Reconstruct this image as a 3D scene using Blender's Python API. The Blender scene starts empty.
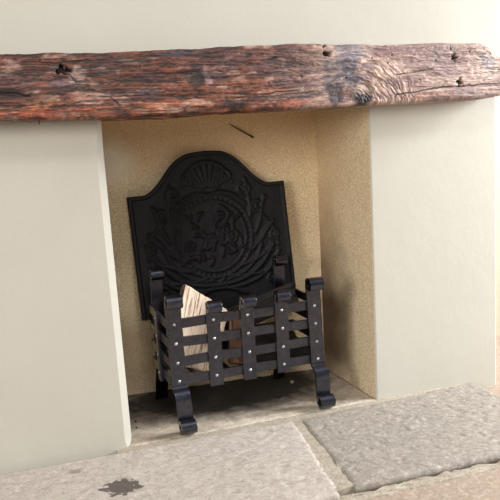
import bpy, bmesh, math, random
import numpy as np
from mathutils import Vector, Matrix
random.seed(4); rng = np.random.RandomState(7)
C = bpy.context.scene.collection
PI = math.pi

# ------------------------------------------------------------------ camera
CAM = np.array([-0.2581, -1.7192, 0.7396])
RR = np.array([[0.9392, -0.3393, -0.0526], [-0.1007, -0.1258, -0.9869], [0.3283, 0.9322, -0.1523]])  # world -> camera (x right, y down, z ahead)
FOC = 727.0
def ony(px, py, y=0.0):            # point of the photograph on the upright plane y
    d = RR.T @ np.array([(px - 250) / FOC, (py - 250) / FOC, 1.0])
    t = (y - CAM[1]) / d[1]
    return CAM + t * d
def onz(px, py, z=0.0):
    d = RR.T @ np.array([(px - 250) / FOC, (py - 250) / FOC, 1.0])
    t = (z - CAM[2]) / d[2]
    return CAM + t * d
cd = bpy.data.cameras.new('camera'); cam = bpy.data.objects.new('camera', cd); C.objects.link(cam)
cd.sensor_fit = 'HORIZONTAL'; cd.sensor_width = 36; cd.lens = 36 * FOC / 500; cd.clip_start = 0.02
r0, r1, r2 = RR
m3 = Matrix(((r0[0], -r1[0], -r2[0]), (r0[1], -r1[1], -r2[1]), (r0[2], -r1[2], -r2[2])))
cam.matrix_world = Matrix.Translation(Vector(CAM)) @ m3.to_4x4()
bpy.context.scene.camera = cam

# ------------------------------------------------------------------ object helpers
def tag(o, label=None, cat=None, group=None, kind=None):
    if label: o['label'] = label
    if cat: o['category'] = cat
    if group: o['group'] = group
    if kind: o['kind'] = kind
    return o
def empty(name, loc, rz=0.0):
    o = bpy.data.objects.new(name, None); C.objects.link(o); o.location = loc; o.rotation_euler = (0, 0, rz)
    o.empty_display_size = 0.05
    return o
def wloc(p):
    return p.matrix_basis if p.parent is None else wloc(p.parent) @ p.matrix_basis
def obj(name, bm, mat, parent=None, smooth=True, bevel=0.0, local=False):
    me = bpy.data.meshes.new(name); bm.normal_update(); bm.to_mesh(me); bm.free()
    return obj_me(name, me, mat, parent, smooth, bevel, local)
def obj_me(name, me, mat, parent=None, smooth=True, bevel=0.0, local=False):
    if parent is not None and not local:      # vertices come in world coordinates
        me.transform(wloc(parent).inverted())
    if mat: me.materials.append(mat)
    for p in me.polygons: p.use_smooth = smooth
    o = bpy.data.objects.new(name, me); C.objects.link(o)
    if parent is not None: o.parent = parent
    if bevel > 0:
        md = o.modifiers.new('bevel', 'BEVEL'); md.width = bevel; md.segments = 2; md.limit_method = 'ANGLE'; md.angle_limit = math.radians(40)
        if smooth:
            wn = o.modifiers.new('wn', 'WEIGHTED_NORMAL')
    return o
def box(bm, x0, x1, y0, y1, z0, z1):
    v = [bm.verts.new((x, y, z)) for x in (x0, x1) for y in (y0, y1) for z in (z0, z1)]
    for f in ((0, 1, 3, 2), (4, 6, 7, 5), (0, 4, 5, 1), (2, 3, 7, 6), (0, 2, 6, 4), (1, 5, 7, 3)):
        bm.faces.new([v[i] for i in f])
def prism(bm, pts, z0, z1):        # plan outline -> solid
    a = [bm.verts.new((p[0], p[1], z0)) for p in pts]; b = [bm.verts.new((p[0], p[1], z1)) for p in pts]
    n = len(pts)
    bm.faces.new(a[::-1]); bm.faces.new(b)
    for i in range(n):
        bm.faces.new((a[i], a[(i + 1) % n], b[(i + 1) % n], b[i]))
def grid_mesh(name, P, closed_v=False):      # P: (nu, nv, 3)
    nu, nv, _ = P.shape
    idx = np.arange(nu * nv).reshape(nu, nv)
    faces = []
    a = idx[:-1, :-1].ravel(); b = idx[1:, :-1].ravel(); c = idx[1:, 1:].ravel(); d = idx[:-1, 1:].ravel()
    F = np.stack([a, b, c, d], 1)
    if closed_v:
        a = idx[:-1, -1]; b = idx[1:, -1]; c = idx[1:, 0]; d = idx[:-1, 0]
        F = np.concatenate([F, np.stack([a, b, c, d], 1)])
    me = bpy.data.meshes.new(name)
    me.from_pydata(P.reshape(-1, 3).tolist(), [], F.tolist()); me.update()
    return me

# ------------------------------------------------------------------ numpy noise
_T = rng.rand(256, 256)
def vnoise(x, y):
    xi = np.floor(x).astype(int); yi = np.floor(y).astype(int)
    fx = x - xi; fy = y - yi
    fx = fx * fx * (3 - 2 * fx); fy = fy * fy * (3 - 2 * fy)
    a = _T[xi & 255, yi & 255]; b = _T[(xi + 1) & 255, yi & 255]; c = _T[xi & 255, (yi + 1) & 255]; d = _T[(xi + 1) & 255, (yi + 1) & 255]
    return (a * (1 - fx) + b * fx) * (1 - fy) + (c * (1 - fx) + d * fx) * fy
def fbm(x, y, o=4):
    s = 0; a = .5; t = 0
    for k in range(o):
        s = s + a * vnoise(x * 2 ** k + 17.3 * k, y * 2 ** k + 5.1 * k); t += a; a *= .55
    return s / t
def sst(a, b, x):
    t = np.clip((x - a) / (b - a), 0, 1); return t * t * (3 - 2 * t)
def lin(c):
    c = np.asarray(c, float) / 255.0
    return np.where(c <= .04045, c / 12.92, ((c + .055) / 1.055) ** 2.4)

# ------------------------------------------------------------------ materials
def newmat(name):
    m = bpy.data.materials.new(name); m.use_nodes = True
    nt = m.node_tree; nt.nodes.clear()
    out = nt.nodes.new('ShaderNodeOutputMaterial'); b = nt.nodes.new('ShaderNodeBsdfPrincipled')
    nt.links.new(b.outputs[0], out.inputs[0])
    return m, nt, b
class N:
    def __init__(s, nt): s.nt = nt; s.tc = nt.nodes.new('ShaderNodeTexCoord')
    def map(s, scale=(1, 1, 1), loc=(0, 0, 0), rot=(0, 0, 0), src='Object'):
        n = s.nt.nodes.new('ShaderNodeMapping'); n.inputs['Scale'].default_value = scale; n.inputs['Location'].default_value = loc; n.inputs['Rotation'].default_value = rot
        s.nt.links.new(s.tc.outputs[src], n.inputs[0]); return n.outputs[0]
    def noise(s, vec, scale, detail=4, rough=.55, dist=0):
        n = s.nt.nodes.new('ShaderNodeTexNoise'); n.inputs['Scale'].default_value = scale; n.inputs['Detail'].default_value = detail
        n.inputs['Roughness'].default_value = rough; n.inputs['Distortion'].default_value = dist
        s.nt.links.new(vec, n.inputs['Vector']); return n.outputs[0]
    def voro(s, vec, scale, feature='F1'):
        n = s.nt.nodes.new('ShaderNodeTexVoronoi'); n.inputs['Scale'].default_value = scale; n.feature = feature
        s.nt.links.new(vec, n.inputs['Vector']); return n.outputs[0]
    def ramp(s, fac, stops):
        n = s.nt.nodes.new('ShaderNodeValToRGB'); e = n.color_ramp.elements
        while len(e) < len(stops): e.new(0.5)
        for i, (p, c) in enumerate(stops):
            e[i].position = p
            e[i].color = (*c, 1) if not isinstance(c, (int, float)) else (c, c, c, 1)
        s.nt.links.new(fac, n.inputs[0]); return n.outputs[0]
    def mix(s, fac, a, b, mode='MIX'):
        n = s.nt.nodes.new('ShaderNodeMix'); n.data_type = 'RGBA'; n.blend_type = mode
        for v, i in ((fac, 0), (a, 6), (b, 7)):
            if isinstance(v, (int, float)): n.inputs[i].default_value = v
            elif isinstance(v, (tuple, list, np.ndarray)): n.inputs[i].default_value = (*v, 1)
            else: s.nt.links.new(v, n.inputs[i])
        return n.outputs[2]
    def math(s, op, a, b=0.0, clamp=False):
        n = s.nt.nodes.new('ShaderNodeMath'); n.operation = op; n.use_clamp = clamp
        for v, i in ((a, 0), (b, 1)):
            if isinstance(v, (int, float)): n.inputs[i].default_value = v
            else: s.nt.links.new(v, n.inputs[i])
        return n.outputs[0]
    def dist(s, vec, p):
        n = s.nt.nodes.new('ShaderNodeVectorMath'); n.operation = 'DISTANCE'; n.inputs[1].default_value = p
        s.nt.links.new(vec, n.inputs[0]); return n.outputs['Value']
    def bump(s, b, h, strength, dist=.01):
        n = s.nt.nodes.new('ShaderNodeBump'); n.inputs['Strength'].default_value = strength; n.inputs['Distance'].default_value = dist
        s.nt.links.new(h, n.inputs['Height']); s.nt.links.new(n.outputs[0], b.inputs['Normal'])
    def blob(s, p, scale, r0, r1, wob=.5, nscale=30):     # 1 inside an irregular spot
        v = s.map()
        nn = s.noise(v, nscale, 4, .6)
        sub = s.nt.nodes.new('ShaderNodeVectorMath'); sub.operation = 'SUBTRACT'; sub.inputs[1].default_value = p; s.nt.links.new(v, sub.inputs[0])
        mul = s.nt.nodes.new('ShaderNodeVectorMath'); mul.operation = 'MULTIPLY'; mul.inputs[1].default_value = scale; s.nt.links.new(sub.outputs[0], mul.inputs[0])
        ln = s.nt.nodes.new('ShaderNodeVectorMath'); ln.operation = 'LENGTH'; s.nt.links.new(mul.outputs[0], ln.inputs[0])
        d = s.math('ADD', ln.outputs['Value'], s.math('MULTIPLY', s.math('SUBTRACT', nn, .5), wob))
        return s.ramp(d, [(r0, 1.0), (r1, 0.0)])

def mat_plaster(name, c1, c2, rough=.8, bump=.06, speck=0.0):
    m, nt, b = newmat(name); n = N(nt); v = n.map()
    big = n.noise(v, 2.2, 4, .6, .4); fine = n.noise(v, 90, 4, .7)
    col = n.mix(n.ramp(big, [(.3, 0.0), (.7, 1.0)]), lin(c1), lin(c2))
    if speck: col = n.mix(n.math('MULTIPLY', n.ramp(n.noise(v, 260, 2, .8), [(.42, 1.0), (.62, 0.0)]), speck), col, lin((128, 98, 70)))
    scf = n.ramp(n.noise(n.map((1, 1, 3)), 9, 6, .75, 1.2), [(.28, 1.0), (.36, 0.0)])
    col = n.mix(n.math('MULTIPLY', scf, .10), col, lin((150, 140, 120)))
    nt.links.new(col, b.inputs['Base Color']); b.inputs['Roughness'].default_value = rough
    h = n.math('ADD', n.math('MULTIPLY', n.noise(v, 14, 5, .6), 1.0), n.math('MULTIPLY', fine, .25))
    n.bump(b, h, bump, .02)
    return m, nt, b, n, col
M_front, *_ = mat_plaster('painted_plaster', (184, 179, 166), (190, 186, 174))
M_alcove, *_ = mat_plaster('alcove_plaster', (196, 168, 148), (190, 162, 142))
# plaster inside the recess: warmer, speckled, with soot, shade and a light patch painted as spots
def recess(name, spots):
    m, nt, b, n, col = mat_plaster(name, (240, 218, 178), (243, 224, 188), .85, .22, .45)
    for (p, sc, r0, r1, amt, colr) in spots:
        f = n.blob(p, sc, r0, r1, .5, 12)
        col = n.mix(n.math('MULTIPLY', f, amt), col, lin(colr))
    nt.links.new(col, b.inputs['Base Color'])
    return m
M_back = recess('soot_light_plaster_back', [((.40, .35, .80), (1.5, 1, 5.0), .5, 1.1, .45, (206, 166, 118)), ((.08, .38, .12), (7, 1, 7.0), .5, 1.05, .5, (140, 112, 80)), ((.05, .38, .69), (8, 1, 11), .3, .95, .85, (236, 228, 208))])  # tan top is painted beam shade, pale upper left painted window light, low corner soot
M_rev = recess('soot_shade_plaster_side', [((.70, .33, .20), (1, 4.4, 2.3), .3, 1.25, .9, (96, 74, 58)), ((.70, .30, .75), (1, 5, 2), .5, 1.1, .3, (206, 170, 122))])  # darker rear puts shade into the colour along with soot

def mat_stone(name, c1, c2, c3, spots=(), rough=.8, bump=.5, soot=None):
    m, nt, b = newmat(name); n = N(nt); v = n.map()
    a = n.noise(v, 5, 6, .65, .5); f = n.noise(v, 80, 5, .8, .3); g = n.noise(n.map((1, 1.5, 1), rot=(0, 0, .5)), 30, 7, .85, .6)
    col = n.mix(n.ramp(a, [(.3, 0.0), (.7, 1.0)]), lin(c1), lin(c2))
    col = n.mix(n.math('MULTIPLY', n.ramp(g, [(.38, 1.0), (.56, 0.0)]), .75), col, lin(c3))
    col = n.mix(n.math('MULTIPLY', n.ramp(f, [(.50, 0.0), (.70, 1.0)]), .35), col, lin((236, 228, 216)))
    col = n.mix(n.math('MULTIPLY', n.ramp(n.noise(v, 120, 3, .7), [(.30, 1.0), (.42, 0.0)]), .5), col, lin((92, 82, 72)))
    for (p, sc, r0, r1, amt, colr) in spots:
        k = n.blob(p, sc, r0, r1, 1.3 if r1 < 1 else .45, 55 if r1 < 1 else 26)
        col = n.mix(n.math('MULTIPLY', k, amt), col, lin(colr))
    nt.links.new(col, b.inputs['Base Color']); b.inputs['Roughness'].default_value = rough
    h = n.math('ADD', n.math('ADD', n.math('MULTIPLY', g, .6), n.math('MULTIPLY', f, .45)), n.math('MULTIPLY', n.noise(v, 150, 2, .6), .15))
    n.bump(b, h, bump, .012)
    return m
M_stoneA = mat_stone('worn_stone', (178, 167, 156), (190, 179, 168), (152, 139, 128),
    [((-.052, -.208, 0), (15, 16, 1), .55, .66, .9, (70, 60, 54)), ((-.138, -.083, 0), (38, 50, 1), .4, .75, .6, (110, 98, 88))])
M_stoneB = mat_stone('worn_stone_grey', (143, 134, 124), (156, 146, 134), (122, 113, 103))
M_stoneI = mat_stone('sooty_shaded_stone', (192, 178, 158), (204, 192, 174), (152, 134, 116),  # wide dark spot: soot plus the shade under the basket, painted in
    [((.34, .27, 0), (2.3, 4.2, 1), .6, 1.2, .95, (34, 27, 24)), ((.10, .02, 0), (7, 60, 1), .4, 1.0, .5, (104, 82, 58)), ((.42, .045, 0), (6, 50, 1), .4, 1.0, .45, (100, 82, 62))])  # the two thin spots are brown streaks leading left from the feet
M_mortar = mat_stone('lime_mortar', (172, 159, 140), (182, 170, 152), (150, 136, 119), rough=.9, bump=.8)
M_floor = mat_stone('tan_floor', (150, 131, 113), (158, 139, 122), (136, 117, 101), rough=.85, bump=.25)

def mat_iron(name, c, metallic, rough, bump, bscale, tint=None):
    m, nt, b = newmat(name); n = N(nt); v = n.map()
    a = n.noise(v, bscale, 4, .6); g = n.noise(v, 22, 5, .7)
    col = n.mix(n.ramp(a, [(.35, 0.0), (.7, 1.0)]), lin(c), lin([min(255, k * 1.5) for k in c]))
    if tint: col = n.mix(n.math('MULTIPLY', n.ramp(g, [(.56, 0.0), (.72, 1.0)]), .6), col, lin(tint))
    nt.links.new(col, b.inputs['Base Color']); b.inputs['Metallic'].default_value = metallic
    r = n.ramp(g, [(.3, rough - .08), (.7, rough + .12)]); nt.links.new(r, b.inputs['Roughness'])
    n.bump(b, n.math('ADD', a, n.math('MULTIPLY', n.noise(v, bscale * 3.3, 3, .6), .4)), bump, .004)
    return m
M_iron = mat_iron('blackened_wrought_iron', (42, 43, 54), 1.0, .34, .22, 60, (42, 36, 36))
b_ = M_iron.node_tree.nodes['Principled BSDF']; b_.inputs['Coat Weight'].default_value = 1.0; b_.inputs['Coat Roughness'].default_value = .2; b_.inputs['Coat IOR'].default_value = 1.6
M_rivet = mat_iron('worn_bright_iron', (150, 150, 155), .8, .3, .1, 200)
M_cast = mat_iron('black_cast_iron', (12, 11, 15), .0, .5, .5, 130, (16, 13, 13))
M_cast.node_tree.nodes['Principled BSDF'].inputs['Specular IOR Level'].default_value = .3
M_rust = mat_iron('rusty_iron', (70, 48, 34), .3, .7, .4, 300)

def mat_attr(name, rough=.5, bump=.2, sc=(30, 220, 220)):
    m, nt, b = newmat(name); n = N(nt)
    at = nt.nodes.new('ShaderNodeAttribute'); at.attribute_name = 'tone'
    g = n.noise(n.map(sc), 1.0, 5, .7)
    col = n.mix(n.math('MULTIPLY', n.ramp(g, [(.35, 1.0), (.6, 0.0)]), .45), at.outputs['Color'], n.mix(1.0, at.outputs['Color'], (.35, .3, .28), 'MULTIPLY'))
    nt.links.new(col, b.inputs['Base Color']); b.inputs['Roughness'].default_value = rough
    n.bump(b, g, bump, .004)
    return m
M_beam = mat_attr('old_waxed_oak', .55, .4)

def mat_log(name, c1, c2, c3, stretch=(160, 160, 9), bump=.5):
    m, nt, b = newmat(name); n = N(nt)
    g = n.noise(n.map(stretch), 1.0, 5, .65, .3); a = n.noise(n.map((1, 1, .4)), 14, 4, .6)
    col = n.mix(n.ramp(a, [(.3, 0.0), (.7, 1.0)]), lin(c1), lin(c2))
    col = n.mix(n.ramp(g, [(.36, 1.0), (.48, 0.0)]), col, lin(c3))
    nt.links.new(col, b.inputs['Base Color']); b.inputs['Roughness'].default_value = .75
    n.bump(b, g, bump, .006)
    return m
M_split = mat_log('pale_split_wood', (255, 240, 218), (254, 224, 196), (140, 80, 50), (210, 210, 8))
M_bark = mat_log('rough_bark', (84, 62, 46), (112, 82, 60), (34, 26, 22), (60, 60, 14), 1.0)
M_char = mat_log('charred_bark', (22, 19, 18), (44, 34, 30), (10, 9, 9), (60, 60, 14), 1.0)
M_brown = mat_log('brown_split_wood', (150, 108, 80), (112, 76, 56), (62, 38, 28), (110, 110, 7))

# ------------------------------------------------------------------ setting
T = .025     # slabs stand this much above the room floor
def struct(name, bm, m, smooth=False): return tag(obj(name, bm, m, None, smooth), kind='structure')
bm = bmesh.new(); box(bm, -2.2, 2.2, -3.2, .9, -.12, -T); struct('floor', bm, M_floor)
# chimney breast: left pier with a chamfered arris, right pier with a rounded one, wall above the beam
def pier(pts, z0, z1, bm, zseg=24):
    n = len(pts); rows = []
    for k in range(zseg + 1):
        z = z0 + (z1 - z0) * k / zseg
        rows.append([bm.verts.new((x, y, z)) for x, y in pts])
    for k in range(zseg):
        for i in range(n - 1): bm.faces.new((rows[k][i], rows[k][i + 1], rows[k + 1][i + 1], rows[k + 1][i]))
ch = .0195
bm = bmesh.new()
zs = [-T, .0, .018, .2, .4, .6, .72, .80, .9]
def left_profile(z):
    c = ch * (1 - .55 * float(sst(.72, .80, z)))
    d = .014 - .012 * max(z, 0) / .75
    if z < .012: c = ch * .55; d = .008
    return [(-1.7, .5), (-1.7, 0), (d - c, 0), (d, c), (d, .5)]
rows = [[bm.verts.new((x, y, z)) for x, y in left_profile(z)] for z in zs]
for k in range(len(zs) - 1):
    for i in range(4): bm.faces.new((rows[k][i], rows[k][i + 1], rows[k + 1][i + 1], rows[k + 1][i]))
XR = 1.108
rp = [(.699, .06), (.699, .004)] + [(.699 + .004 * (1 - math.cos(a)), .004 - .004 * math.sin(a)) for a in np.linspace(.3, PI / 2, 5)] + [(XR - .01, 0), (XR, .01), (XR, .5)]
pier(rp, -T, .9, bm)
box(bm, -1.7, XR, 0, .05, .90, 1.9)
bmesh.ops.recalc_face_normals(bm, faces=bm.faces)
struct('wall_front', bm, M_front)
bm = bmesh.new(); v = [bm.verts.new(p) for p in ((-.02, .385, -T), (.72, .332, -T), (.72, .332, .9), (-.02, .385, .9))]
bm.faces.new(v); ex = bmesh.ops.extrude_face_region(bm, geom=bm.faces[:]); bmesh.ops.translate(bm, verts=[g for g in ex['geom'] if isinstance(g, bmesh.types.BMVert)], vec=(0, .1, 0))
bmesh.ops.recalc_face_normals(bm, faces=bm.faces); struct('wall_back', bm, M_back)
bm = bmesh.new(); box(bm, .6985, .74, .004, .345, -T, .9)
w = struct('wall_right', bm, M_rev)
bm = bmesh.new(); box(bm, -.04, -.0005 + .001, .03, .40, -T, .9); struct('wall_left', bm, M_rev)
bm = bmesh.new(); box(bm, -.02, .72, .05, .40, .90, .94); struct('ceiling', bm, M_back)
bm = bmesh.new(); box(bm, XR, 2.2, .42, .5, -T, 1.9); struct('wall_alcove', bm, M_alcove)

# ------------------------------------------------------------------ hearth stones
def slab(name, pts, z0, z1, m, label, seed, div=70, chip=.004, relief=.0022):
    """stone with a worn top: grid over the outline's bounding quad, ragged edges, undercut skirt"""
    P4 = [np.array(p, float) for p in pts]        # back-left, back-right, front-right, front-left
    nu = div; nv = int(div * .7) + 8
    U, V = np.meshgrid(np.linspace(0, 1, nu), np.linspace(0, 1, nv), indexing='ij')
    XY = (P4[0][None, None] * ((1 - U) * (1 - V))[..., None] + P4[1] * (U * (1 - V))[..., None] + P4[2] * (U * V)[..., None] + P4[3] * ((1 - U) * V)[..., None])
    x, y = XY[..., 0], XY[..., 1]
    cen = np.mean(P4, 0)
    edge = np.minimum(np.minimum(U, 1 - U) * np.linalg.norm(P4[1] - P4[0]), np.minimum(V, 1 - V) * np.linalg.norm(P4[3] - P4[0]))
    z = z1 + relief * (fbm(x * 9 + seed, y * 9, 4) - .5) * 2 - chip * np.exp(-(edge / .006) ** 2) * (.6 + 1.2 * fbm(x * 60 + seed, y * 60, 2)) - .002
    z = z - .002 * (fbm(x * 50 + seed, y * 50, 2) > .68)
    w = chip * 1.6 * (fbm(x * 22 + seed, y * 22, 4) - .5)
    on = np.exp(-(edge / .01) ** 2)
    d = XY - cen; d = d / np.linalg.norm(d, axis=-1, keepdims=True)
    XY = XY + d * (w * on)[..., None]
    P = np.dstack([XY, z])
    loop = [(i, 0) for i in range(nu)] + [(nu - 1, j) for j in range(1, nv)] + [(i, nv - 1) for i in range(nu - 2, -1, -1)] + [(0, j) for j in range(nv - 2, 0, -1)]
    verts = P.reshape(-1, 3).tolist(); idx = np.arange(nu * nv).reshape(nu, nv)
    F = np.stack([idx[:-1, :-1].ravel(), idx[:-1, 1:].ravel(), idx[1:, 1:].ravel(), idx[1:, :-1].ravel()], 1).tolist()
    base = []
    for (i, j) in loop:
        q = P[i, j]; k = (q[:2] - cen) * .995 + cen
        base.append(len(verts)); verts.append([k[0], k[1], z0])
    n = len(loop)
    for k in range(n):
        a = int(idx[loop[k]]); b_ = int(idx[loop[(k + 1) % n]])
        F.append([a, b_, base[(k + 1) % n], base[k]])
    F.append(base)
    me = bpy.data.meshes.new(name); me.from_pydata(verts, [], F); me.update()
    b2 = bmesh.new(); b2.from_mesh(me); bmesh.ops.recalc_face_normals(b2, faces=b2.faces); b2.to_mesh(me); b2.free()
    o = obj_me(name, me, m)
    return tag(o, label, 'stone slab')
sl = slab('hearth_slab', [(-.75, -.006), (onz(292, 419)[0], -.03), (onz(334, 487)[0], -.436), (-.75, -.45)], -T, .004, M_stoneA,
     'large pale worn stone slab with dark pitted stain under left wall', 3, 150)
a0 = onz(300, 421); a1 = onz(322, 448); a2 = onz(353, 487)
slab('hearth_slab', [(a0[0] + .002, -.034), (1.012, -.003), (1.012, -.428), (a2[0] + .003, -.424)], -T, .004, M_stoneB,
     'greyish stone slab with ragged front edge before the right wall', 9, 130)
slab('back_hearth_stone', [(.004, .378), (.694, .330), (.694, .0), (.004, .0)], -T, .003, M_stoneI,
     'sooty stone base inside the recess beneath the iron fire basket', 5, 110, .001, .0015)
# mortar: joint between the slabs, strip at the wall line and the broken fillet along the front
def mortar(pts, name='trim_1'):
    bm = bmesh.new()
    for (q, z1) in pts:
        prism(bm, q, -T, z1)
    bmesh.ops.recalc_face_normals(bm, faces=bm.faces)
    return struct(name, bm, M_mortar)
xl0, xl1 = onz(292, 419)[0], onz(336, 487)[0]
mortar([([(xl1 - .01, -.425), (a2[0] + .01, -.415), (a0[0] + .008, -.02), (xl0 - .006, -.02)], -.0015),
        ([(-.03, -.035), (.99, -.035), (.99, .002), (-.03, .002)], -.0012)], 'trim_1')
def fillet(x0, x1, y0, name):
    n = 260; X = np.linspace(x0, x1, n); nv = 12
    V = np.linspace(0, 1, nv)
    Xg, Vg = np.meshgrid(X, V, indexing='ij')
    wid = .010 + .020 * fbm(Xg * 20, Xg * 0 + 2, 3)
    Y = y0 - Vg * wid + .006 * (fbm(Xg * 60, Vg * 6, 3) - .5)
    Z = -T + (.012 * (1 - Vg) ** .7) * (.55 + .9 * fbm(Xg * 45, Vg * 5, 3)) - .001
    Z[:, -1] = -T - .003
    gap = sst(.60, .70, fbm(Xg * 16 + 3, Xg * 0 + 8, 2))
    Z = Z - gap * .010 * (Vg < .35)
    me = grid_mesh(name, np.dstack([Xg, Y, Z]))
    return tag(obj_me(name, me, M_mortar), kind='structure')
fillet(-.75, 1.01, -.428, 'trim_2')

# ------------------------------------------------------------------ the oak beam
def build_beam():
    YF = -.10
    top = [(0, 53), (34, 52.8), (68, 52), (102, 51.4), (116, 50.7), (170, 49.7), (194, 48.7), (228, 46.3), (262, 45), (296, 43.6), (330, 44), (345, 43.5), (364, 42.8), (381, 44.3), (432, 42.2), (480, 42), (486, 43), (490, 45.5), (493, 51), (497, 54.5), (502, 56), (516, 57)]
    bot = [(0, 120.6), (34, 120.8), (68, 119.6), (102, 119), (170, 116.6), (194, 114), (228, 111), (262, 110.3), (296, 109), (330, 107.5), (364, 105.5), (398, 103.8), (432, 101), (483, 99.2), (502, 95.4), (516, 94)]
    tw = np.array([ony(a, b, YF) for a, b in top]); bw = np.array([ony(a, b, YF) for a, b in bot])
    xe = 1.085
    X = np.concatenate([np.linspace(-.80, -.23, 140, endpoint=False), np.linspace(-.23, xe, 1040)])
    zt = np.interp(X, tw[:, 0], tw[:, 2]); zb = np.interp(X, bw[:, 0], bw[:, 2])
    wob = np.where(X < -.2, .004 * (fbm(X * 6, X * 0, 2) - .5), 0)
    zt = zt + wob; zb = zb - wob
    # section: perimeter from back-bottom round the front to back-top
    nb, nf, nt_, nc = 10, 96, 12, 6
    sec = []
    for k in range(nb): sec.append((k / nb, 'b'))
    for k in range(nc): sec.append((k / nc, 'cb'))
    for k in range(nf): sec.append((k / nf, 'f'))
    for k in range(nc): sec.append((k / nc, 'ct'))
    for k in range(nt_): sec.append((k / (nt_ - 1), 't'))
    R = .011; yb = .045
    ns = len(sec); nx = len(X)
    P = np.zeros((nx, ns, 3)); Nn = np.zeros((ns, 3)); zrel = np.zeros((nx, ns))
    for j, (t, kd) in enumerate(sec):
        if kd == 'b': y = yb + (YF + R - yb) * t; z = zb; n = (0, 0, -1)
        elif kd == 'cb': a = t * PI / 2; y = YF + R - R * math.sin(a); z = zb + R - R * math.cos(a); n = (0, -math.sin(a), -math.cos(a))
        elif kd == 'f': y = YF; z = zb + R + (zt - zb - 2 * R) * t; n = (0, -1, 0)
        elif kd == 'ct': a = t * PI / 2; y = YF + R - R * math.cos(a); z = zt - R + R * math.sin(a); n = (0, -math.cos(a), math.sin(a))
        else: y = YF + R + (yb - YF - R) * t; z = zt; n = (0, 0, 1)
        P[:, j, 0] = X; P[:, j, 1] = y; P[:, j, 2] = z; Nn[j] = n
    arc = np.array([P[nx // 2, j, 2] - (P[nx // 2, j, 1] - YF) * (1 if j > ns // 2 else -1) * .6 for j in range(ns)])
    x = P[..., 0]; s = np.repeat(arc[None], nx, 0); s = np.where((np.arange(ns) > nb + nc)[None] & (np.arange(ns) < nb + nc + nf)[None], P[..., 2], s)
    # grain field
    warp = .016 * (fbm(x * 3.2, s * 9, 3) - .5) + .007 * (fbm(x * 9, s * 22, 3) - .5)
    g = s + warp
    def W(px, py): q = ony(px, py, YF); return q[0], q[2]
    knots = [(*W(340, 72), .045, 1.0), (*W(64, 71), .022, 1.0), (*W(360, 104), .05, 1.2), (*W(398, 50), .030, .6)]
    for (kx, kz, kr, am) in knots[:2] + knots[3:]:
        d2 = ((x - kx) / (kr * 1.9)) ** 2 + ((s - kz) / kr) ** 2
        g = g + am * np.sign(s - kz + 1e-6) * kr * .45 * np.exp(-d2) * (1 - np.exp(-((s - kz) / .006) ** 2))
    line = .5 * fbm(x * 20, g * 330, 3) + .5 * fbm(x * 110 + 8, g * 420 + 5, 3); coarse = .6 * fbm(x * 4.6 + 4, g * 95, 3) + .4 * fbm(x * 30 + 1, s * 110, 3)
    # swirl of ring grain right of the pale knot
    kx, kz = W(352, 112); rx = (x - kx) * .8; rz = (s - kz) * 1.0
    rad = np.sqrt(rx ** 2 + rz ** 2); ang = np.arctan2(rz, rx)
    rad = rad + .022 * (fbm(x * 16, s * 22, 4) - .5)
    rings = .85 * fbm(rad * 440, ang * 6 + 9, 2) + .15 * fbm(x * 220, s * 220, 2); ringc = .6 * fbm(rad * 200 + 3, ang * 4, 2) + .4 * fbm(x * 80 + 7, s * 80, 3)
    sw = sst(.018, .04, rad) * (1 - sst(.115, .17, rad)) * sst(-.07, .01, rx)
    line = line * (1 - sw) + rings * sw; coarse = coarse * (1 - sw) + ringc * sw
    # colour
    xp = x
    def at(px): return W(px, 80)[0]
    t1 = sst(at(250), at(360), xp + .03 * (fbm(x * 12, s * 30, 3) - .5))
    red = lin((132, 82, 62)); dark = lin((40, 25, 24)); orange = lin((192, 130, 92)); purple = lin((104, 74, 76)); pale = lin((196, 170, 156)); grey = lin((148, 140, 146)); bl = lin((84, 82, 98))
    def mixc(a, b, f): return a * (1 - f[..., None]) + b * f[..., None]
    base = np.ones(x.shape + (3,)) * red
    big = fbm(x * 9 + 9, s * 26, 5)
    base = mixc(base, purple, sst(.42, .62, big) * .75)
    low = sst(.50, .70, fbm(x * 15 + 2, g * 80, 4)) * (1 - sst(.83, .89, s)) 
    base = mixc(base, orange, low * .8)
    base = mixc(base, pale, sst(.56, .72, fbm(x * 26 + 5, g * 70 + 3, 4)) * .5)
    rightc = mixc(np.ones(x.shape + (3,)) * pale, lin((160, 132, 126)), sst(.35, .65, fbm(x * 7 + 1, g * 50, 3)))
    base = mixc(base, rightc, t1)
    def spot(px, py, rx_, rz_, col, amt, nz=.5, hard=(.5, 1.1)):
        nonlocal base
        a, b = W(px, py)
        d = np.sqrt(((x - a) / rx_) ** 2 + ((s - b) / rz_) ** 2) + nz * (fbm(x * 40 + px, s * 60, 3) - .5) * 2
        f = (1 - sst(hard[0], hard[1], d)) * amt
        base = mixc(base, np.asarray(col), f); return f
    spot(346, 70, .055, .055, bl, .8, 1.1, (.2, 1.3)); spot(352, 52, .05, .025, grey, .8); spot(334, 92, .03, .03, lin((70, 62, 74)), .8, .7)
    spot(170, 53, .075, .010, lin((72, 74, 88)), .8); spot(197, 78, .030, .03, dark, .7, 1.0); spot(150, 92, .05, .012, lin((92, 88, 96)), .6)
    spot(62, 84, .03, .016, lin((120, 110, 120)), .6); spot(76, 76, .020, .025, lin((200, 172, 162)), .85, .7); spot(88, 92, .035, .025, lin((184, 146, 130)), .7, .8)
    spot(207, 78, .012, .028, lin((170, 142, 142)), .7, 1.0); spot(10, 93, .03, .008, dark, .6); spot(40, 112, .12, .008, lin((196, 110, 78)), .6)
    spot(235, 104, .05, .012, dark, .8); spot(285, 103, .06, .010, lin((196, 120, 90)), .7); spot(118, 72, .006, .006, lin((190, 160, 160)), .7)
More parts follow.
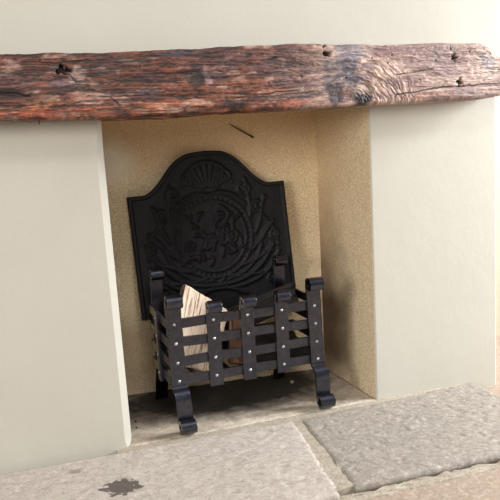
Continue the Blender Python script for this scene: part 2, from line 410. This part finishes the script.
    spot(362, 99, .034, .018, lin((40, 24, 22)), .95, .3); spot(378, 84, .02, .03, lin((190, 160, 138)), .5); spot(345, 92, .03, .012, lin((104, 64, 54)), .6)
    spot(488, 62, .03, .02, lin((150, 142, 150)), .7); spot(497, 70, .006, .004, lin((235, 230, 225)), .9); spot(430, 96, .10, .006, lin((190, 136, 100)), .6); spot(300, 60, .07, .02, lin((128, 92, 84)), .5)
    disp = .0060 * (coarse - .5) + .0045 * (line - .5) * (1 - .35 * sw) + .008 * (fbm(x * 6, s * 14, 3) - .5)
    f = sst(.50, .28, 1 - line) if False else (1 - sst(.36, .54, line))
    base = base * (1 - (.72 * f * (1 - .60 * t1)))[..., None]
    f2 = 1 - sst(.36, .48, coarse)
    base = base * (1 - (.5 * f2 * (1 - .5 * t1)))[..., None]
    base = base * (1 + .5 * sst(.56, .72, line))[..., None]
    # cracks
    def crack(pts, w, depth):
        nonlocal base, disp
        Q = [W(*p) for p in pts]; d = np.full(x.shape, 9.0)
        sj = s + .0016 * (fbm(x * 60, x * 0 + 3, 2) - .5) * 2
        for (ax, az), (bx, bz) in zip(Q[:-1], Q[1:]):
            L = (bx - ax) ** 2 + (bz - az) ** 2
            t = np.clip(((x - ax) * (bx - ax) + (sj - az) * (bz - az)) / L, 0, 1)
            d = np.minimum(d, np.hypot(x - ax - t * (bx - ax), sj - az - t * (bz - az)))
        ww = w * (.5 + 1.0 * fbm(x * 30, x * 0, 2))
        f = np.exp(-(d / ww) ** 2); disp = disp - depth * f; base = base * (1 - .85 * f)[..., None]
    crack([(396, 95), (415, 92), (442, 87), (475, 85), (503, 83)], .0012, .004)
    crack([(396, 75), (415, 72), (432, 69)], .0012, .003)
    crack([(236, 98), (262, 94), (297, 90)], .0011, .003)
    crack([(0, 94), (14, 93), (30, 96)], .0020, .003); crack([(110, 97), (118, 104)], .0013, .003); crack([(88, 88), (98, 92), (112, 95)], .0009, .002)
    crack([(480, 68), (503, 70)], .0008, .002)
    crack([(240, 62), (262, 60), (290, 56)], .0010, .002); crack([(20, 62), (60, 63), (90, 59)], .0012, .002)
    # star shaped nail holes and gouges
    def hole(px, py, r, depth, arms=5, ph=0.3):
        nonlocal base, disp
        a, b = W(px, py); dx = x - a; dz = s - b; th = np.arctan2(dz, dx); rr = np.hypot(dx, dz)
        R_ = r * (.72 + .28 * np.cos(arms * th + ph) + .5 * (fbm(x * 150, s * 150, 2) - .5)); f = 1 - sst(R_ * .7, R_ * 1.15, rr)
        disp = disp - depth * f; base = base * (1 - .93 * f)[..., None]
    hole(454.5, 57.5, .0105, .012); hole(459.5, 82, .0115, .012, 4, 1.0); hole(451, 49, .0045, .004, 3); hole(327, 54, .012, .010, 2, .2); hole(324, 47, .006, .006, 3); hole(61, 70, .013, .012, 3, 2); hole(69, 70, .009, .010, 2, 1); crack([(68, 73), (76, 82)], .0015, .002)
    for (a, b) in ((436, 60), (470, 51), (346, 78), (372, 58), (388, 63), (420, 80), (392, 55), (40, 60), (140, 66), (268, 83), (302, 77)): hole(a, b, .003, .004, 3, a)
    mask = np.ones(ns); mask[:3] = 0; mask[-3:] = 0
    P = P + Nn[None] * (disp * mask[None])[..., None]
    # right end: draw the section in
    k = sst(1.05, xe, X)
    cy = (YF + yb) / 2; cz = (zt + zb) / 2
    sc = 1 - .22 * k ** 2
    P[..., 1] = np.where(P[..., 1] < 0, P[..., 1] * sc[:, None], P[..., 1]); P[..., 2] = cz[:, None] + (P[..., 2] - cz[:, None]) * sc[:, None]
    me = grid_mesh('oak_beam', P[:, :], True)
    # caps
    b2 = bmesh.new(); b2.from_mesh(me); b2.verts.ensure_lookup_table()
    b2.faces.new([b2.verts[i] for i in range(ns)]); b2.faces.new([b2.verts[(nx - 1) * ns + i] for i in range(ns)])
    bmesh.ops.recalc_face_normals(b2, faces=b2.faces); b2.to_mesh(me); b2.free()
    base = np.clip(base * 1.0, 0, 1) ** 1.17
    ca = me.color_attributes.new('tone', 'FLOAT_COLOR', 'POINT')
    col = np.concatenate([np.clip(base, 0, 1), np.ones(x.shape + (1,))], -1).reshape(-1)
    ca.data.foreach_set('color', col.astype(np.float32))
    o = obj_me('mantel_beam', me, M_beam)
    tag(o, 'long gnarled red-brown oak mantel beam with knots and nail holes', 'beam')
    # small nail sticking out of the underside
    q = ony(39, 121, -.085); bm = bmesh.new()
    bmesh.ops.create_cone(bm, cap_ends=True, segments=10, radius1=.0014, radius2=.0016, depth=.014, matrix=Matrix.Translation((q[0], -.085, q[2] - .0005)))
    obj('nail', bm, M_rust, o)
build_beam()

# ------------------------------------------------------------------ straps of the fire basket
def strap(bm, path, width, th, axis='x', at=0.0, lean=0.0):
    """flat bar following a path of (y,z) [axis x] ; at = centre on the width axis"""
    n = len(path); P = [Vector((0, a, b)) for a, b in path]
    nor = []
    for i in range(n):
        t = (P[min(i + 1, n - 1)] - P[max(i - 1, 0)]).normalized(); nor.append(Vector((0, -t.z, t.y)))
    ring = []
    for i in range(n):
        w = width / 2 * (1 + .03 * math.sin(i * 1.7 + at * 50))
        r = []
        for (sx, sn) in ((-1, -1), (1, -1), (1, 1), (-1, 1)):
            p = P[i] + nor[i] * (sn * th / 2) + Vector((at + sx * w + lean * (P[i].z - .12) * (1 if P[i].z > .12 or at > .3 else 3.2), 0, 0))
            r.append(bm.verts.new(p))
        ring.append(r)
    for i in range(n - 1):
        for k in range(4): bm.faces.new((ring[i][k], ring[i][(k + 1) % 4], ring[i + 1][(k + 1) % 4], ring[i + 1][k]))
    bm.faces.new(ring[0][::-1]); bm.faces.new(ring[-1])
def curl_top(y, z, r, turns=1.15, sgn=-1):      # from going up at (y,z) over towards the room
    out = []
    for k in range(1, 29):
        a = 2 * PI * turns * k / 28; rr = r * (1 - .42 * k / 28)
        out.append((y + sgn * r - sgn * rr * math.cos(a), z + rr * math.sin(a)))
    return out
def curl_foot(y, r, turns=1.05, sgn=-1):        # from going down at (y, r)
    out = []
    for k in range(1, 29):
        a = 2 * PI * turns * k / 28; rr = r * (1 - .42 * max(0, k - 7) / 28)
        out.append((y + sgn * r - sgn * rr * math.cos(a), r + .0065 - rr * math.sin(a)))
    return out
def line(a, b, n=6): return [(a[0] + (b[0] - a[0]) * i / n, a[1] + (b[1] - a[1]) * i / n) for i in range(n)]
def fixn(bm): bmesh.ops.recalc_face_normals(bm, faces=bm.faces)

BX0, BX1 = .151, .543; YP = .045; YR = .245
basket = empty('fire_basket', (.35, .14, 0))
tag(basket, 'black wrought iron fire basket with riveted straps and scrolled posts', 'fire basket')
TH = .0080; RZ = [.281, .231, .180, .131]
def rivet(parent, x, z, y):
    b = bmesh.new(); bmesh.ops.create_uvsphere(b, u_segments=12, v_segments=8, radius=.0042, matrix=Matrix.Translation((x, y, z)) @ Matrix.Diagonal((1, .75, 1, 1)))
    obj('rivet', b, M_rivet, parent)
for x in (BX0, BX1):
    path = line((YP, .345), (YP, .120), 12)[::-1]
    path = [p for p in path]
    # foot -> knee -> top
    yl = .021; r = .0160
    foot = curl_foot(yl, r)[::-1]
    leg = line((yl, r + .004), (yl, .092), 8) + [(yl + .002, .098), (yl + .008, .1045), (yl + .016, .109), (YP - .003, .112), (YP, .118)]
    up = line((YP, .124), (YP, .342), 12) + [(YP, .342)]
    top = curl_top(YP, .342, .0172)
    b = bmesh.new(); strap(b, foot + leg + up + top, .040, TH, at=x, lean=-.03 if x > .3 else -.018); fixn(b)
    o = obj('front_post', b, M_iron, basket, True, .0017)
    for z in RZ: rivet(o, x + (-.03 if x > .3 else -.018) * (z - .12), z, YP - TH / 2)
for x, zt, zb in ((.2515, .329, .103), (.345, .331, .104), (.442, .333, .108)):
    b = bmesh.new(); strap(b, line((YP, zb), (YP, zt - .013), 10) + [(YP, zt - .013)] + curl_top(YP, zt - .013, .0150), .037, TH, at=x); fixn(b)
    o = obj('upright_strap', b, M_iron, basket, True, .0017)
    for z in RZ: rivet(o, x, z, YP - TH / 2)
for z in RZ:                                # front rails behind the uprights, slightly uneven
    b = bmesh.new(); n = 30; h = .0128
    rows = []
    for i in range(n + 1):
        t = i / n; x = BX0 - .016 + (BX1 - BX0 + .032) * t
        dz = .0011 * math.sin(t * 11 + z * 60); y0 = YP + TH / 2 + .0002; y1 = y0 + TH
        rows.append([b.verts.new(p) for p in ((x, y0, z - h + dz), (x, y1, z - h + dz), (x, y1, z + h + dz), (x, y0, z + h + dz))])
    for i in range(n):
        for k in range(4): b.faces.new((rows[i][k], rows[i][(k + 1) % 4], rows[i + 1][(k + 1) % 4], rows[i + 1][k]))
    b.faces.new(rows[0]); b.faces.new(rows[-1][::-1]); fixn(b)
    obj('front_rail', b, M_iron, basket, True, .0017)
XS0, XS1 = BX0 - .022, BX1 + .022
for x in (BX0 + .001, .520):          # rear posts lean back at the feet
    path = [(YR + .045, .0035)] + line((YR + .044, .01), (YR + .004, .11), 6) + line((YR, .125), (YR, .380), 12) + [(YR, .380)] + curl_top(YR, .380, .0150)
    b = bmesh.new(); strap(b, path, .036, TH, at=x); fixn(b); obj('rear_post', b, M_iron, basket, True, .0017)
for z in RZ:
    for sx, x in ((-1, XS0), (1, XS1)):
        b = bmesh.new(); box(b, min(x, x - sx * TH), max(x, x - sx * TH), YP + TH, YR + .012, z - .011, z + .013)
        obj('side_rail', b, M_iron, basket, True, .0012)
    if z > .25: continue
    b = bmesh.new(); box(b, XS0, XS1, YR + TH / 2, YR + TH * 1.5, z - .011, z + .013); obj('rear_rail', b, M_iron, basket, True, .001)
for sx, x in ((-1, XS0), (1, XS1)):
    b = bmesh.new(); xo = x + sx * TH
    box(b, min(x, xo), max(x, xo), .130, .158, .108, .300); o = obj('side_strap', b, M_iron, basket, True, .001)
    for z in RZ:
        b = bmesh.new(); bmesh.ops.create_uvsphere(b, u_segments=10, v_segments=6, radius=.004, matrix=Matrix.Translation((xo, .144, z)) @ Matrix.Diagonal((.75, 1, 1, 1)))
        obj('rivet', b, M_rivet, o)
for i in range(9):
    x = BX0 + .012 + (BX1 - BX0 - .024) * i / 8
    b = bmesh.new(); box(b, x - .006, x + .006, YP + TH, YR + TH, .119, .127); obj('base_bar', b, M_iron, basket, True, .001)
# ledge straps at the rear posts on which the fireback stands
for x in (BX0 + .004, .520):
    b = bmesh.new(); box(b, x - .015, x + .015, YR + TH, YR + .085, .231, .2365); obj('back_ledge', b, M_iron, basket, True, .001)

# ------------------------------------------------------------------ fireback
def build_fireback():
    Wd = .470; nu, nv = 250, 300
    u = np.linspace(0, 1, nu); xs = (u - .5) * Wd
    zsh = .355; ztop = .470
    def outline(x):
        a = np.abs(x)
        z = np.full_like(a, zsh)
        A = [0, .030, .054, .078, .098, .120, .134, .148, .160, .170, .182, .3]
        Hh = [.1105, .1085, .1060, .0950, .0800, .0555, .0385, .0240, .0130, .0065, .0, .0]
        q = np.interp(a, A, Hh); k = np.ones(9) / 9
        q = np.convolve(np.pad(q, 4, 'edge'), k, 'valid')
        return zsh + q
    zt = outline(xs)
    V = np.linspace(0, 1, nv)
    X = np.repeat(xs[:, None], nv, 1); Z = V[None] * zt[:, None]
    curves = []
    def arc(cx, cz, rx, rz, a0, a1, w, h, n=60):
        t = np.radians(np.linspace(a0, a1, n)); curves.append((np.stack([cx + rx * np.cos(t), cz + rz * np.sin(t)], 1), w, h))
    def spiral(cx, cz, r, a0, turns, w, h, dirn=1, mirror=True):
        k = np.linspace(0, 1, 70); rr = r * (1 - .85 * k); t = math.radians(a0) + dirn * 2 * PI * turns * k
        p = np.stack([cx + rr * np.cos(t), cz + rr * np.sin(t)], 1); curves.append((p, w, h))
        if mirror: curves.append((p * [-1, 1], w, h))
    def poly(pts, w, h, mirror=True):
        p = np.array(pts, float); t = np.linspace(0, len(p) - 1, 60)
        i = np.clip(t.astype(int), 0, len(p) - 2); f = t - i
        P0 = p[np.clip(i - 1, 0, len(p) - 1)]; P1 = p[i]; P2 = p[i + 1]; P3 = p[np.clip(i + 2, 0, len(p) - 1)]; f = f[:, None]
        q = .5 * (2 * P1 + (P2 - P0) * f + (2 * P0 - 5 * P1 + 4 * P2 - P3) * f ** 2 + (3 * P1 - P0 - 3 * P2 + P3) * f ** 3)
        curves.append((q, w, h))
        if mirror: curves.append((q * [-1, 1], w, h))
    cz = .215
    arc(0, cz, .118, .122, 0, 360, .0035, .0045, 200); arc(0, cz, .100, .104, 0, 360, .003, .0035, 160)
    # cartouche shield within, with rampant curls
    rs = random.Random(21)
    for k in range(34):                        # crowded foliage filling the medallion
        a = rs.random() * 2 * PI; rr = .088 * math.sqrt(rs.random()); c0 = (rr * math.cos(a), cz + rr * math.sin(a) * 1.02)
        if rs.random() < .45: spiral(c0[0], c0[1], .010 + .012 * rs.random(), rs.random() * 360, 1 + .5 * rs.random(), .0028, .006, rs.choice((-1, 1)), False)
        else:
            b0 = rs.random() * 2 * PI; L = .020 + .03 * rs.random(); bd = (rs.random() - .5) * 1.6
            poly([c0, (c0[0] + L * .5 * math.cos(b0), c0[1] + L * .5 * math.sin(b0)), (c0[0] + L * math.cos(b0 + bd), c0[1] + L * math.sin(b0 + bd))], .0035, .0065, False)
    # mantling leaves round the medallion
    for (a, r) in ((205, .142), (228, .146), (252, .150), (178, .145), (155, .150), (132, .148)):
        t = math.radians(a); t2 = math.radians(a + 26); t3 = math.radians(a + 13)
        poly([(r * .86 * math.cos(t2), cz + r * .86 * math.sin(t2)), (r * 1.0 * math.cos(t3), cz + r * math.sin(t3)), (r * 1.16 * math.cos(t), cz + r * 1.16 * math.sin(t)), (r * 1.30 * math.cos(t - .10), cz + r * 1.30 * math.sin(t - .10))], .0045, .006)
    poly([(0, .070), (-.05, .074), (-.10, .090), (-.145, .125), (-.178, .170)], .005, .007)
    poly([(0, .060), (-.06, .060), (-.12, .075), (-.165, .105), (-.195, .150)], .004, .006)
    poly([(-.03, .083), (-.085, .102), (-.13, .145), (-.150, .200), (-.185, .235)], .004, .006)
    poly([(-.195, .17), (-.188, .215), (-.165, .25), (-.145, .262)], .004, .005)
    spiral(-.165, .075, .024, 30, 1.5, .0035, .006); spiral(-.19, .20, .018, -80, 1.3, .003, .005)
    spiral(-.145, .290, .022, 250, 1.5, .0035, .006); spiral(-.105, .345, .024, 290, 1.5, .0035, .006, -1)
    # crest: shell fan with ribbons
    for a in np.linspace(25, 155, 9):
        t = math.radians(a); poly([(.022 * math.cos(t), .345 + .018 * math.sin(t)), (.052 * math.cos(t), .350 + .052 * math.sin(t)), (.068 * math.cos(t), .352 + .072 * math.sin(t))], .0035, .0055, False)
    arc(0, .352, .076, .082, 10, 170, .003, .005); spiral(.055, .385, .022, 160, 1.3, .0035, .006, -1)
    poly([(0, .335), (.035, .342), (.075, .328), (.108, .30)], .0045, .006)
    H = np.zeros(X.shape); pts = np.stack([X, Z], -1)
    for (c, w, h) in curves:
        x0, x1 = c[:, 0].min() - .02, c[:, 0].max() + .02; z0, z1 = c[:, 1].min() - .02, c[:, 1].max() + .02
        mk = (X > x0) & (X < x1) & (Z > z0) & (Z < z1)
        q = pts[mk]
        d = np.full(len(q), 9.0)
        for i in range(0, len(c), 1): d = np.minimum(d, (q[:, 0] - c[i, 0]) ** 2 + (q[:, 1] - c[i, 1]) ** 2)
        H[mk] = np.maximum(H[mk], h * np.exp(-d / (2 * w * w)))
    r = np.hypot(X / .109, (Z - cz) / .113); th = np.arctan2(Z - cz, X)
    bead = (.003 * np.clip(np.cos(th * 46), 0, 1)) * np.exp(-((r - 1) / .045) ** 2); H = H + bead
    H = H + .003 * (1 - sst(.8, 1.05, r)) 
    # plain raised rim
    slope = np.gradient(zt, xs); e = np.minimum(np.minimum(X + Wd / 2, Wd / 2 - X), (zt[:, None] - Z) / np.sqrt(1 + np.clip(slope, -3, 3)[:, None] ** 2))
    H = H * .9
    H = np.where(e < .016, H * sst(.010, .02, e), H)
    H = H + .0055 * (1 - sst(.010, .0135, e)) - .006 * (1 - sst(.0, .0035, e))
    H = H + .0010 * (fbm(X * 90 + 50, Z * 90, 3) - .5)
    thk = .016
    front = np.dstack([X, -H - .0 + 0 * X, Z]); back = np.dstack([X, np.full(X.shape, thk), Z])
    me = grid_mesh('fireback', front)
    verts = front.reshape(-1, 3).tolist(); idx = np.arange(nu * nv).reshape(nu, nv)
    F = [list(p.vertices) for p in me.polygons]
    loop = [(i, 0) for i in range(nu)] + [(nu - 1, j) for j in range(1, nv)] + [(i, nv - 1) for i in range(nu - 2, -1, -1)] + [(0, j) for j in range(nv - 2, 0, -1)]
    base = []
    for (i, j) in loop: base.append(len(verts)); verts.append([X[i, j], thk, Z[i, j]])
    n = len(loop)
    for k in range(n): F.append([int(idx[loop[k]]), int(idx[loop[(k + 1) % n]]), base[(k + 1) % n], base[k]])
    F.append(base[::-1])
    me2 = bpy.data.meshes.new('fireback'); me2.from_pydata(verts, [], F); me2.update()
    b2 = bmesh.new(); b2.from_mesh(me2); bmesh.ops.recalc_face_normals(b2, faces=b2.faces); b2.to_mesh(me2); b2.free()
    o = obj_me('fireback', me2, M_cast)
    # stands on the ledges and leans on the back wall
    o.location = (.350, .284, .2470); o.rotation_euler = (-math.atan2(.050, .46), math.radians(-2.1), math.radians(-4.2))
    tag(o, 'black cast iron fireback with arched head and scrollwork relief against back wall', 'fireback')
build_fireback()

# ------------------------------------------------------------------ firewood
def log(name, L, R, flat, mat_face, mat_bark, label, seed, nseg=48, nl=40, wide=1.0, shear=0.0):
    """length along local z; a split log: cut face towards -y, bark behind"""
    me_v = []; F = []; mi = []
    for j in range(nl + 1):
        t = j / nl; z0_ = (t - .5) * L
        for i in range(nseg):
            a = 2 * PI * i / nseg
            x = math.cos(a) * R * wide; y = math.sin(a) * R; z = z0_ - shear * x * max(0, t * 2 - 1)
            rr = 1 + .10 * (float(fbm(np.array(math.cos(a) * 2 + seed), np.array(math.sin(a) * 2 + z * 14), 3)) - .5) * 2
            x *= rr; y *= rr
            fy = -R * flat + .003 * math.sin(x * 260 + seed) * math.sin(z * 9 + x * 20) + .0035 * (float(fbm(np.array(x * 130 + seed), np.array(z * 7.), 3)) - .5) * 2
            y = max(y, fy)
            dz = .004 * (float(vnoise(np.array(x * 80 + seed), np.array(y * 80.))) - .5) * (1 if j in (0, nl) else 0)
            me_v.append((x, y, z + dz))
    for j in range(nl):
        for i in range(nseg):
            q = [j * nseg + i, j * nseg + (i + 1) % nseg, (j + 1) * nseg + (i + 1) % nseg, (j + 1) * nseg + i]
            F.append(q); a = 2 * PI * (i + .5) / nseg; mi.append(0 if math.sin(a) < -flat + .04 else 1)
    F.append(list(range(nseg))[::-1]); mi.append(0); F.append([nl * nseg + i for i in range(nseg)]); mi.append(0)
    me = bpy.data.meshes.new(name); me.from_pydata(me_v, [], F); me.update()
    me.materials.append(mat_face); me.materials.append(mat_bark)
    for p, k in zip(me.polygons, mi): p.material_index = k; p.use_smooth = True
    o = bpy.data.objects.new(name, me); C.objects.link(o)
    tag(o, label, 'log')
    return o
def place(o, p_bot, p_top, face=None):      # local z from p_bot to p_top, local -y towards 'face'
    a = Vector(p_bot); b = Vector(p_top); z = (b - a).normalized(); f = Vector(face or (0, -1, 0))
    y = -(f - f.dot(z) * z).normalized(); x = y.cross(z)
    m = Matrix((x, y, z)).transposed().to_4x4(); m.translation = (a + b) / 2
    o.matrix_world = m
lg = 'logs in the fire basket'
o = log('split_log', .19, .069, .30, M_split, M_bark, 'pale freshly split log standing tilted behind the left basket straps', 3, shear=.30)
place(o, (.200, .112, .142), (.267, .162, .310))
o = log('split_log', .135, .022, .35, M_brown, M_char, 'small brown split log leaning beside the pale one behind the middle straps', 8)
place(o, (.322, .086, .148), (.345, .140, .256))
o = log('split_log', .225, .036, .45, M_char, M_char, 'dark charred log topmost at the rear with its end rising at right', 12)
place(o, (.332, .203, .224), (.545, .198, .284), (0, -1, .2))
o = log('split_log', .22, .036, .3, M_char, M_char, 'charred log lying at the bottom rear of the basket beneath another', 15)
place(o, (.32, .200, .160), (.54, .198, .160), (0, -.3, 1))
o = log('split_log', .17, .028, .3, M_char, M_char, 'thin charred log lying low behind the right straps of the basket', 19)
place(o, (.375, .112, .152), (.545, .108, .152), (0, -.5, 1))

# ------------------------------------------------------------------ small things
def nail_on_wall():
    p = ony(241, 130, .34); q = ony(252, 137, .34)
    def yb(x): return .385 - .053 * (x + .02) / .74
    root = None
    b = bmesh.new()
    pts = [Vector((ony(229, 124, .35)[0], yb(.43) - .002, ony(229, 124, .35)[2])), Vector((ony(240, 130.5, .35)[0], yb(.47) - .005, ony(240, 130.5, .35)[2])), Vector((ony(246, 134, .35)[0], yb(.48) - .007, ony(246, 134, .35)[2])), Vector((ony(252, 137.5, .35)[0], yb(.49) - .009, ony(252, 137.5, .35)[2]))]
    rad = [.0008, .0022, .0020, .0036]
    rings = []
    for i, c in enumerate(pts):
        t = (pts[min(i + 1, 3)] - pts[max(i - 1, 0)]).normalized(); u = t.cross(Vector((0, 1, 0))).normalized(); w = t.cross(u)
        rings.append([b.verts.new(c + (u * math.cos(a) + w * math.sin(a)) * rad[i]) for a in np.linspace(0, 2 * PI, 9)[:-1]])
    for i in range(3):
        for k in range(8): b.faces.new((rings[i][k], rings[i][(k + 1) % 8], rings[i + 1][(k + 1) % 8], rings[i + 1][k]))
    b.faces.new(rings[0]); b.faces.new(rings[-1]); fixn(b)
    tag(obj('wall_nail', b, M_rust), 'thin rusty nail lying against back wall above the fireback', 'nail')
nail_on_wall()
def crumb(px, py, r, m, name, label, cat, seed, group=None):
    p = onz(px, py, .002); b = bmesh.new(); bmesh.ops.create_icosphere(b, subdivisions=2, radius=r)
    rs = random.Random(seed)
    for v in b.verts: v.co *= .75 + .5 * rs.random(); v.co.z *= .7
    zmin = min(v.co.z for v in b.verts)
    for v in b.verts: v.co += Vector((p[0], p[1], .0012 - zmin))
    tag(obj(name, b, m, None, False), label, cat, group)
crumb(292, 383, .006, M_mortar, 'pebble', 'pale pebble on the sooty stone below the basket', 'pebble', 1)
crumb(135.5, 422, .0032, M_char, 'charcoal_crumb', 'upper of two tiny charcoal crumbs beside the left wall corner', 'charcoal', 2, 'charcoal crumbs by the left corner')
crumb(136.5, 428, .0026, M_char, 'charcoal_crumb', 'lower of two tiny charcoal crumbs beside the left wall corner', 'charcoal', 3, 'charcoal crumbs by the left corner')

# ------------------------------------------------------------------ light
wd = bpy.data.worlds.new('world'); bpy.context.scene.world = wd; wd.use_nodes = True
nt = wd.node_tree; bg = nt.nodes['Background']; bg.inputs[1].default_value = 1.0
tc = nt.nodes.new('ShaderNodeTexCoord'); sp = nt.nodes.new('ShaderNodeSeparateXYZ'); rp_ = nt.nodes.new('ShaderNodeValToRGB')
mr = nt.nodes.new('ShaderNodeMapRange'); mr.inputs[1].default_value = -1; mr.inputs[2].default_value = 1
nt.links.new(tc.outputs['Generated'], sp.inputs[0]); nt.links.new(sp.outputs[2], mr.inputs[0]); nt.links.new(mr.outputs[0], rp_.inputs[0]); nt.links.new(rp_.outputs[0], bg.inputs[0])
e = rp_.color_ramp.elements
for p, v in ((0.0, .08), (.48, .10), (.62, .15), (.80, .20), (1.0, .26)):
    q = e[0] if p == 0 else (e[1] if p == 1.0 else e.new(p))
    q.color = (v * .98, v * .99, v, 1)
def area(name, loc, target, sx, sy, power, col):
    l = bpy.data.lights.new(name, 'AREA'); l.shape = 'RECTANGLE'; l.size = sx; l.size_y = sy; l.energy = power; l.color = col
    o = bpy.data.objects.new(name, l); C.objects.link(o); o.location = loc
    o.rotation_euler = (Vector(target) - Vector(loc)).to_track_quat('-Z', 'Y').to_euler(); return o
area('side_window_daylight', (2.7, -.50, 1.25), (.2, .0, .4), .8, 1.0, 200, (.94, .975, 1))
area('room_window_daylight', (-.3, -3.3, 1.5), (.35, .3, .45), 1.2, .9, 30, (1, .98, .94))
area('left_window_daylight', (-2.5, -2.2, 1.3), (.7, .2, .4), 1.1, 1.0, 96, (1, .97, .93))
area('added_overhead_light', (.25, -2.0, 2.55), (.35, .0, .3), .40, .40, 24, (1, .98, .95))  # unseen light added high in front for highlights on the iron and log

vs = bpy.context.scene.view_settings; vs.view_transform = 'Standard'; vs.look = 'None'; vs.gamma = 1; vs.use_curve_mapping = False
vs.exposure = -0.46
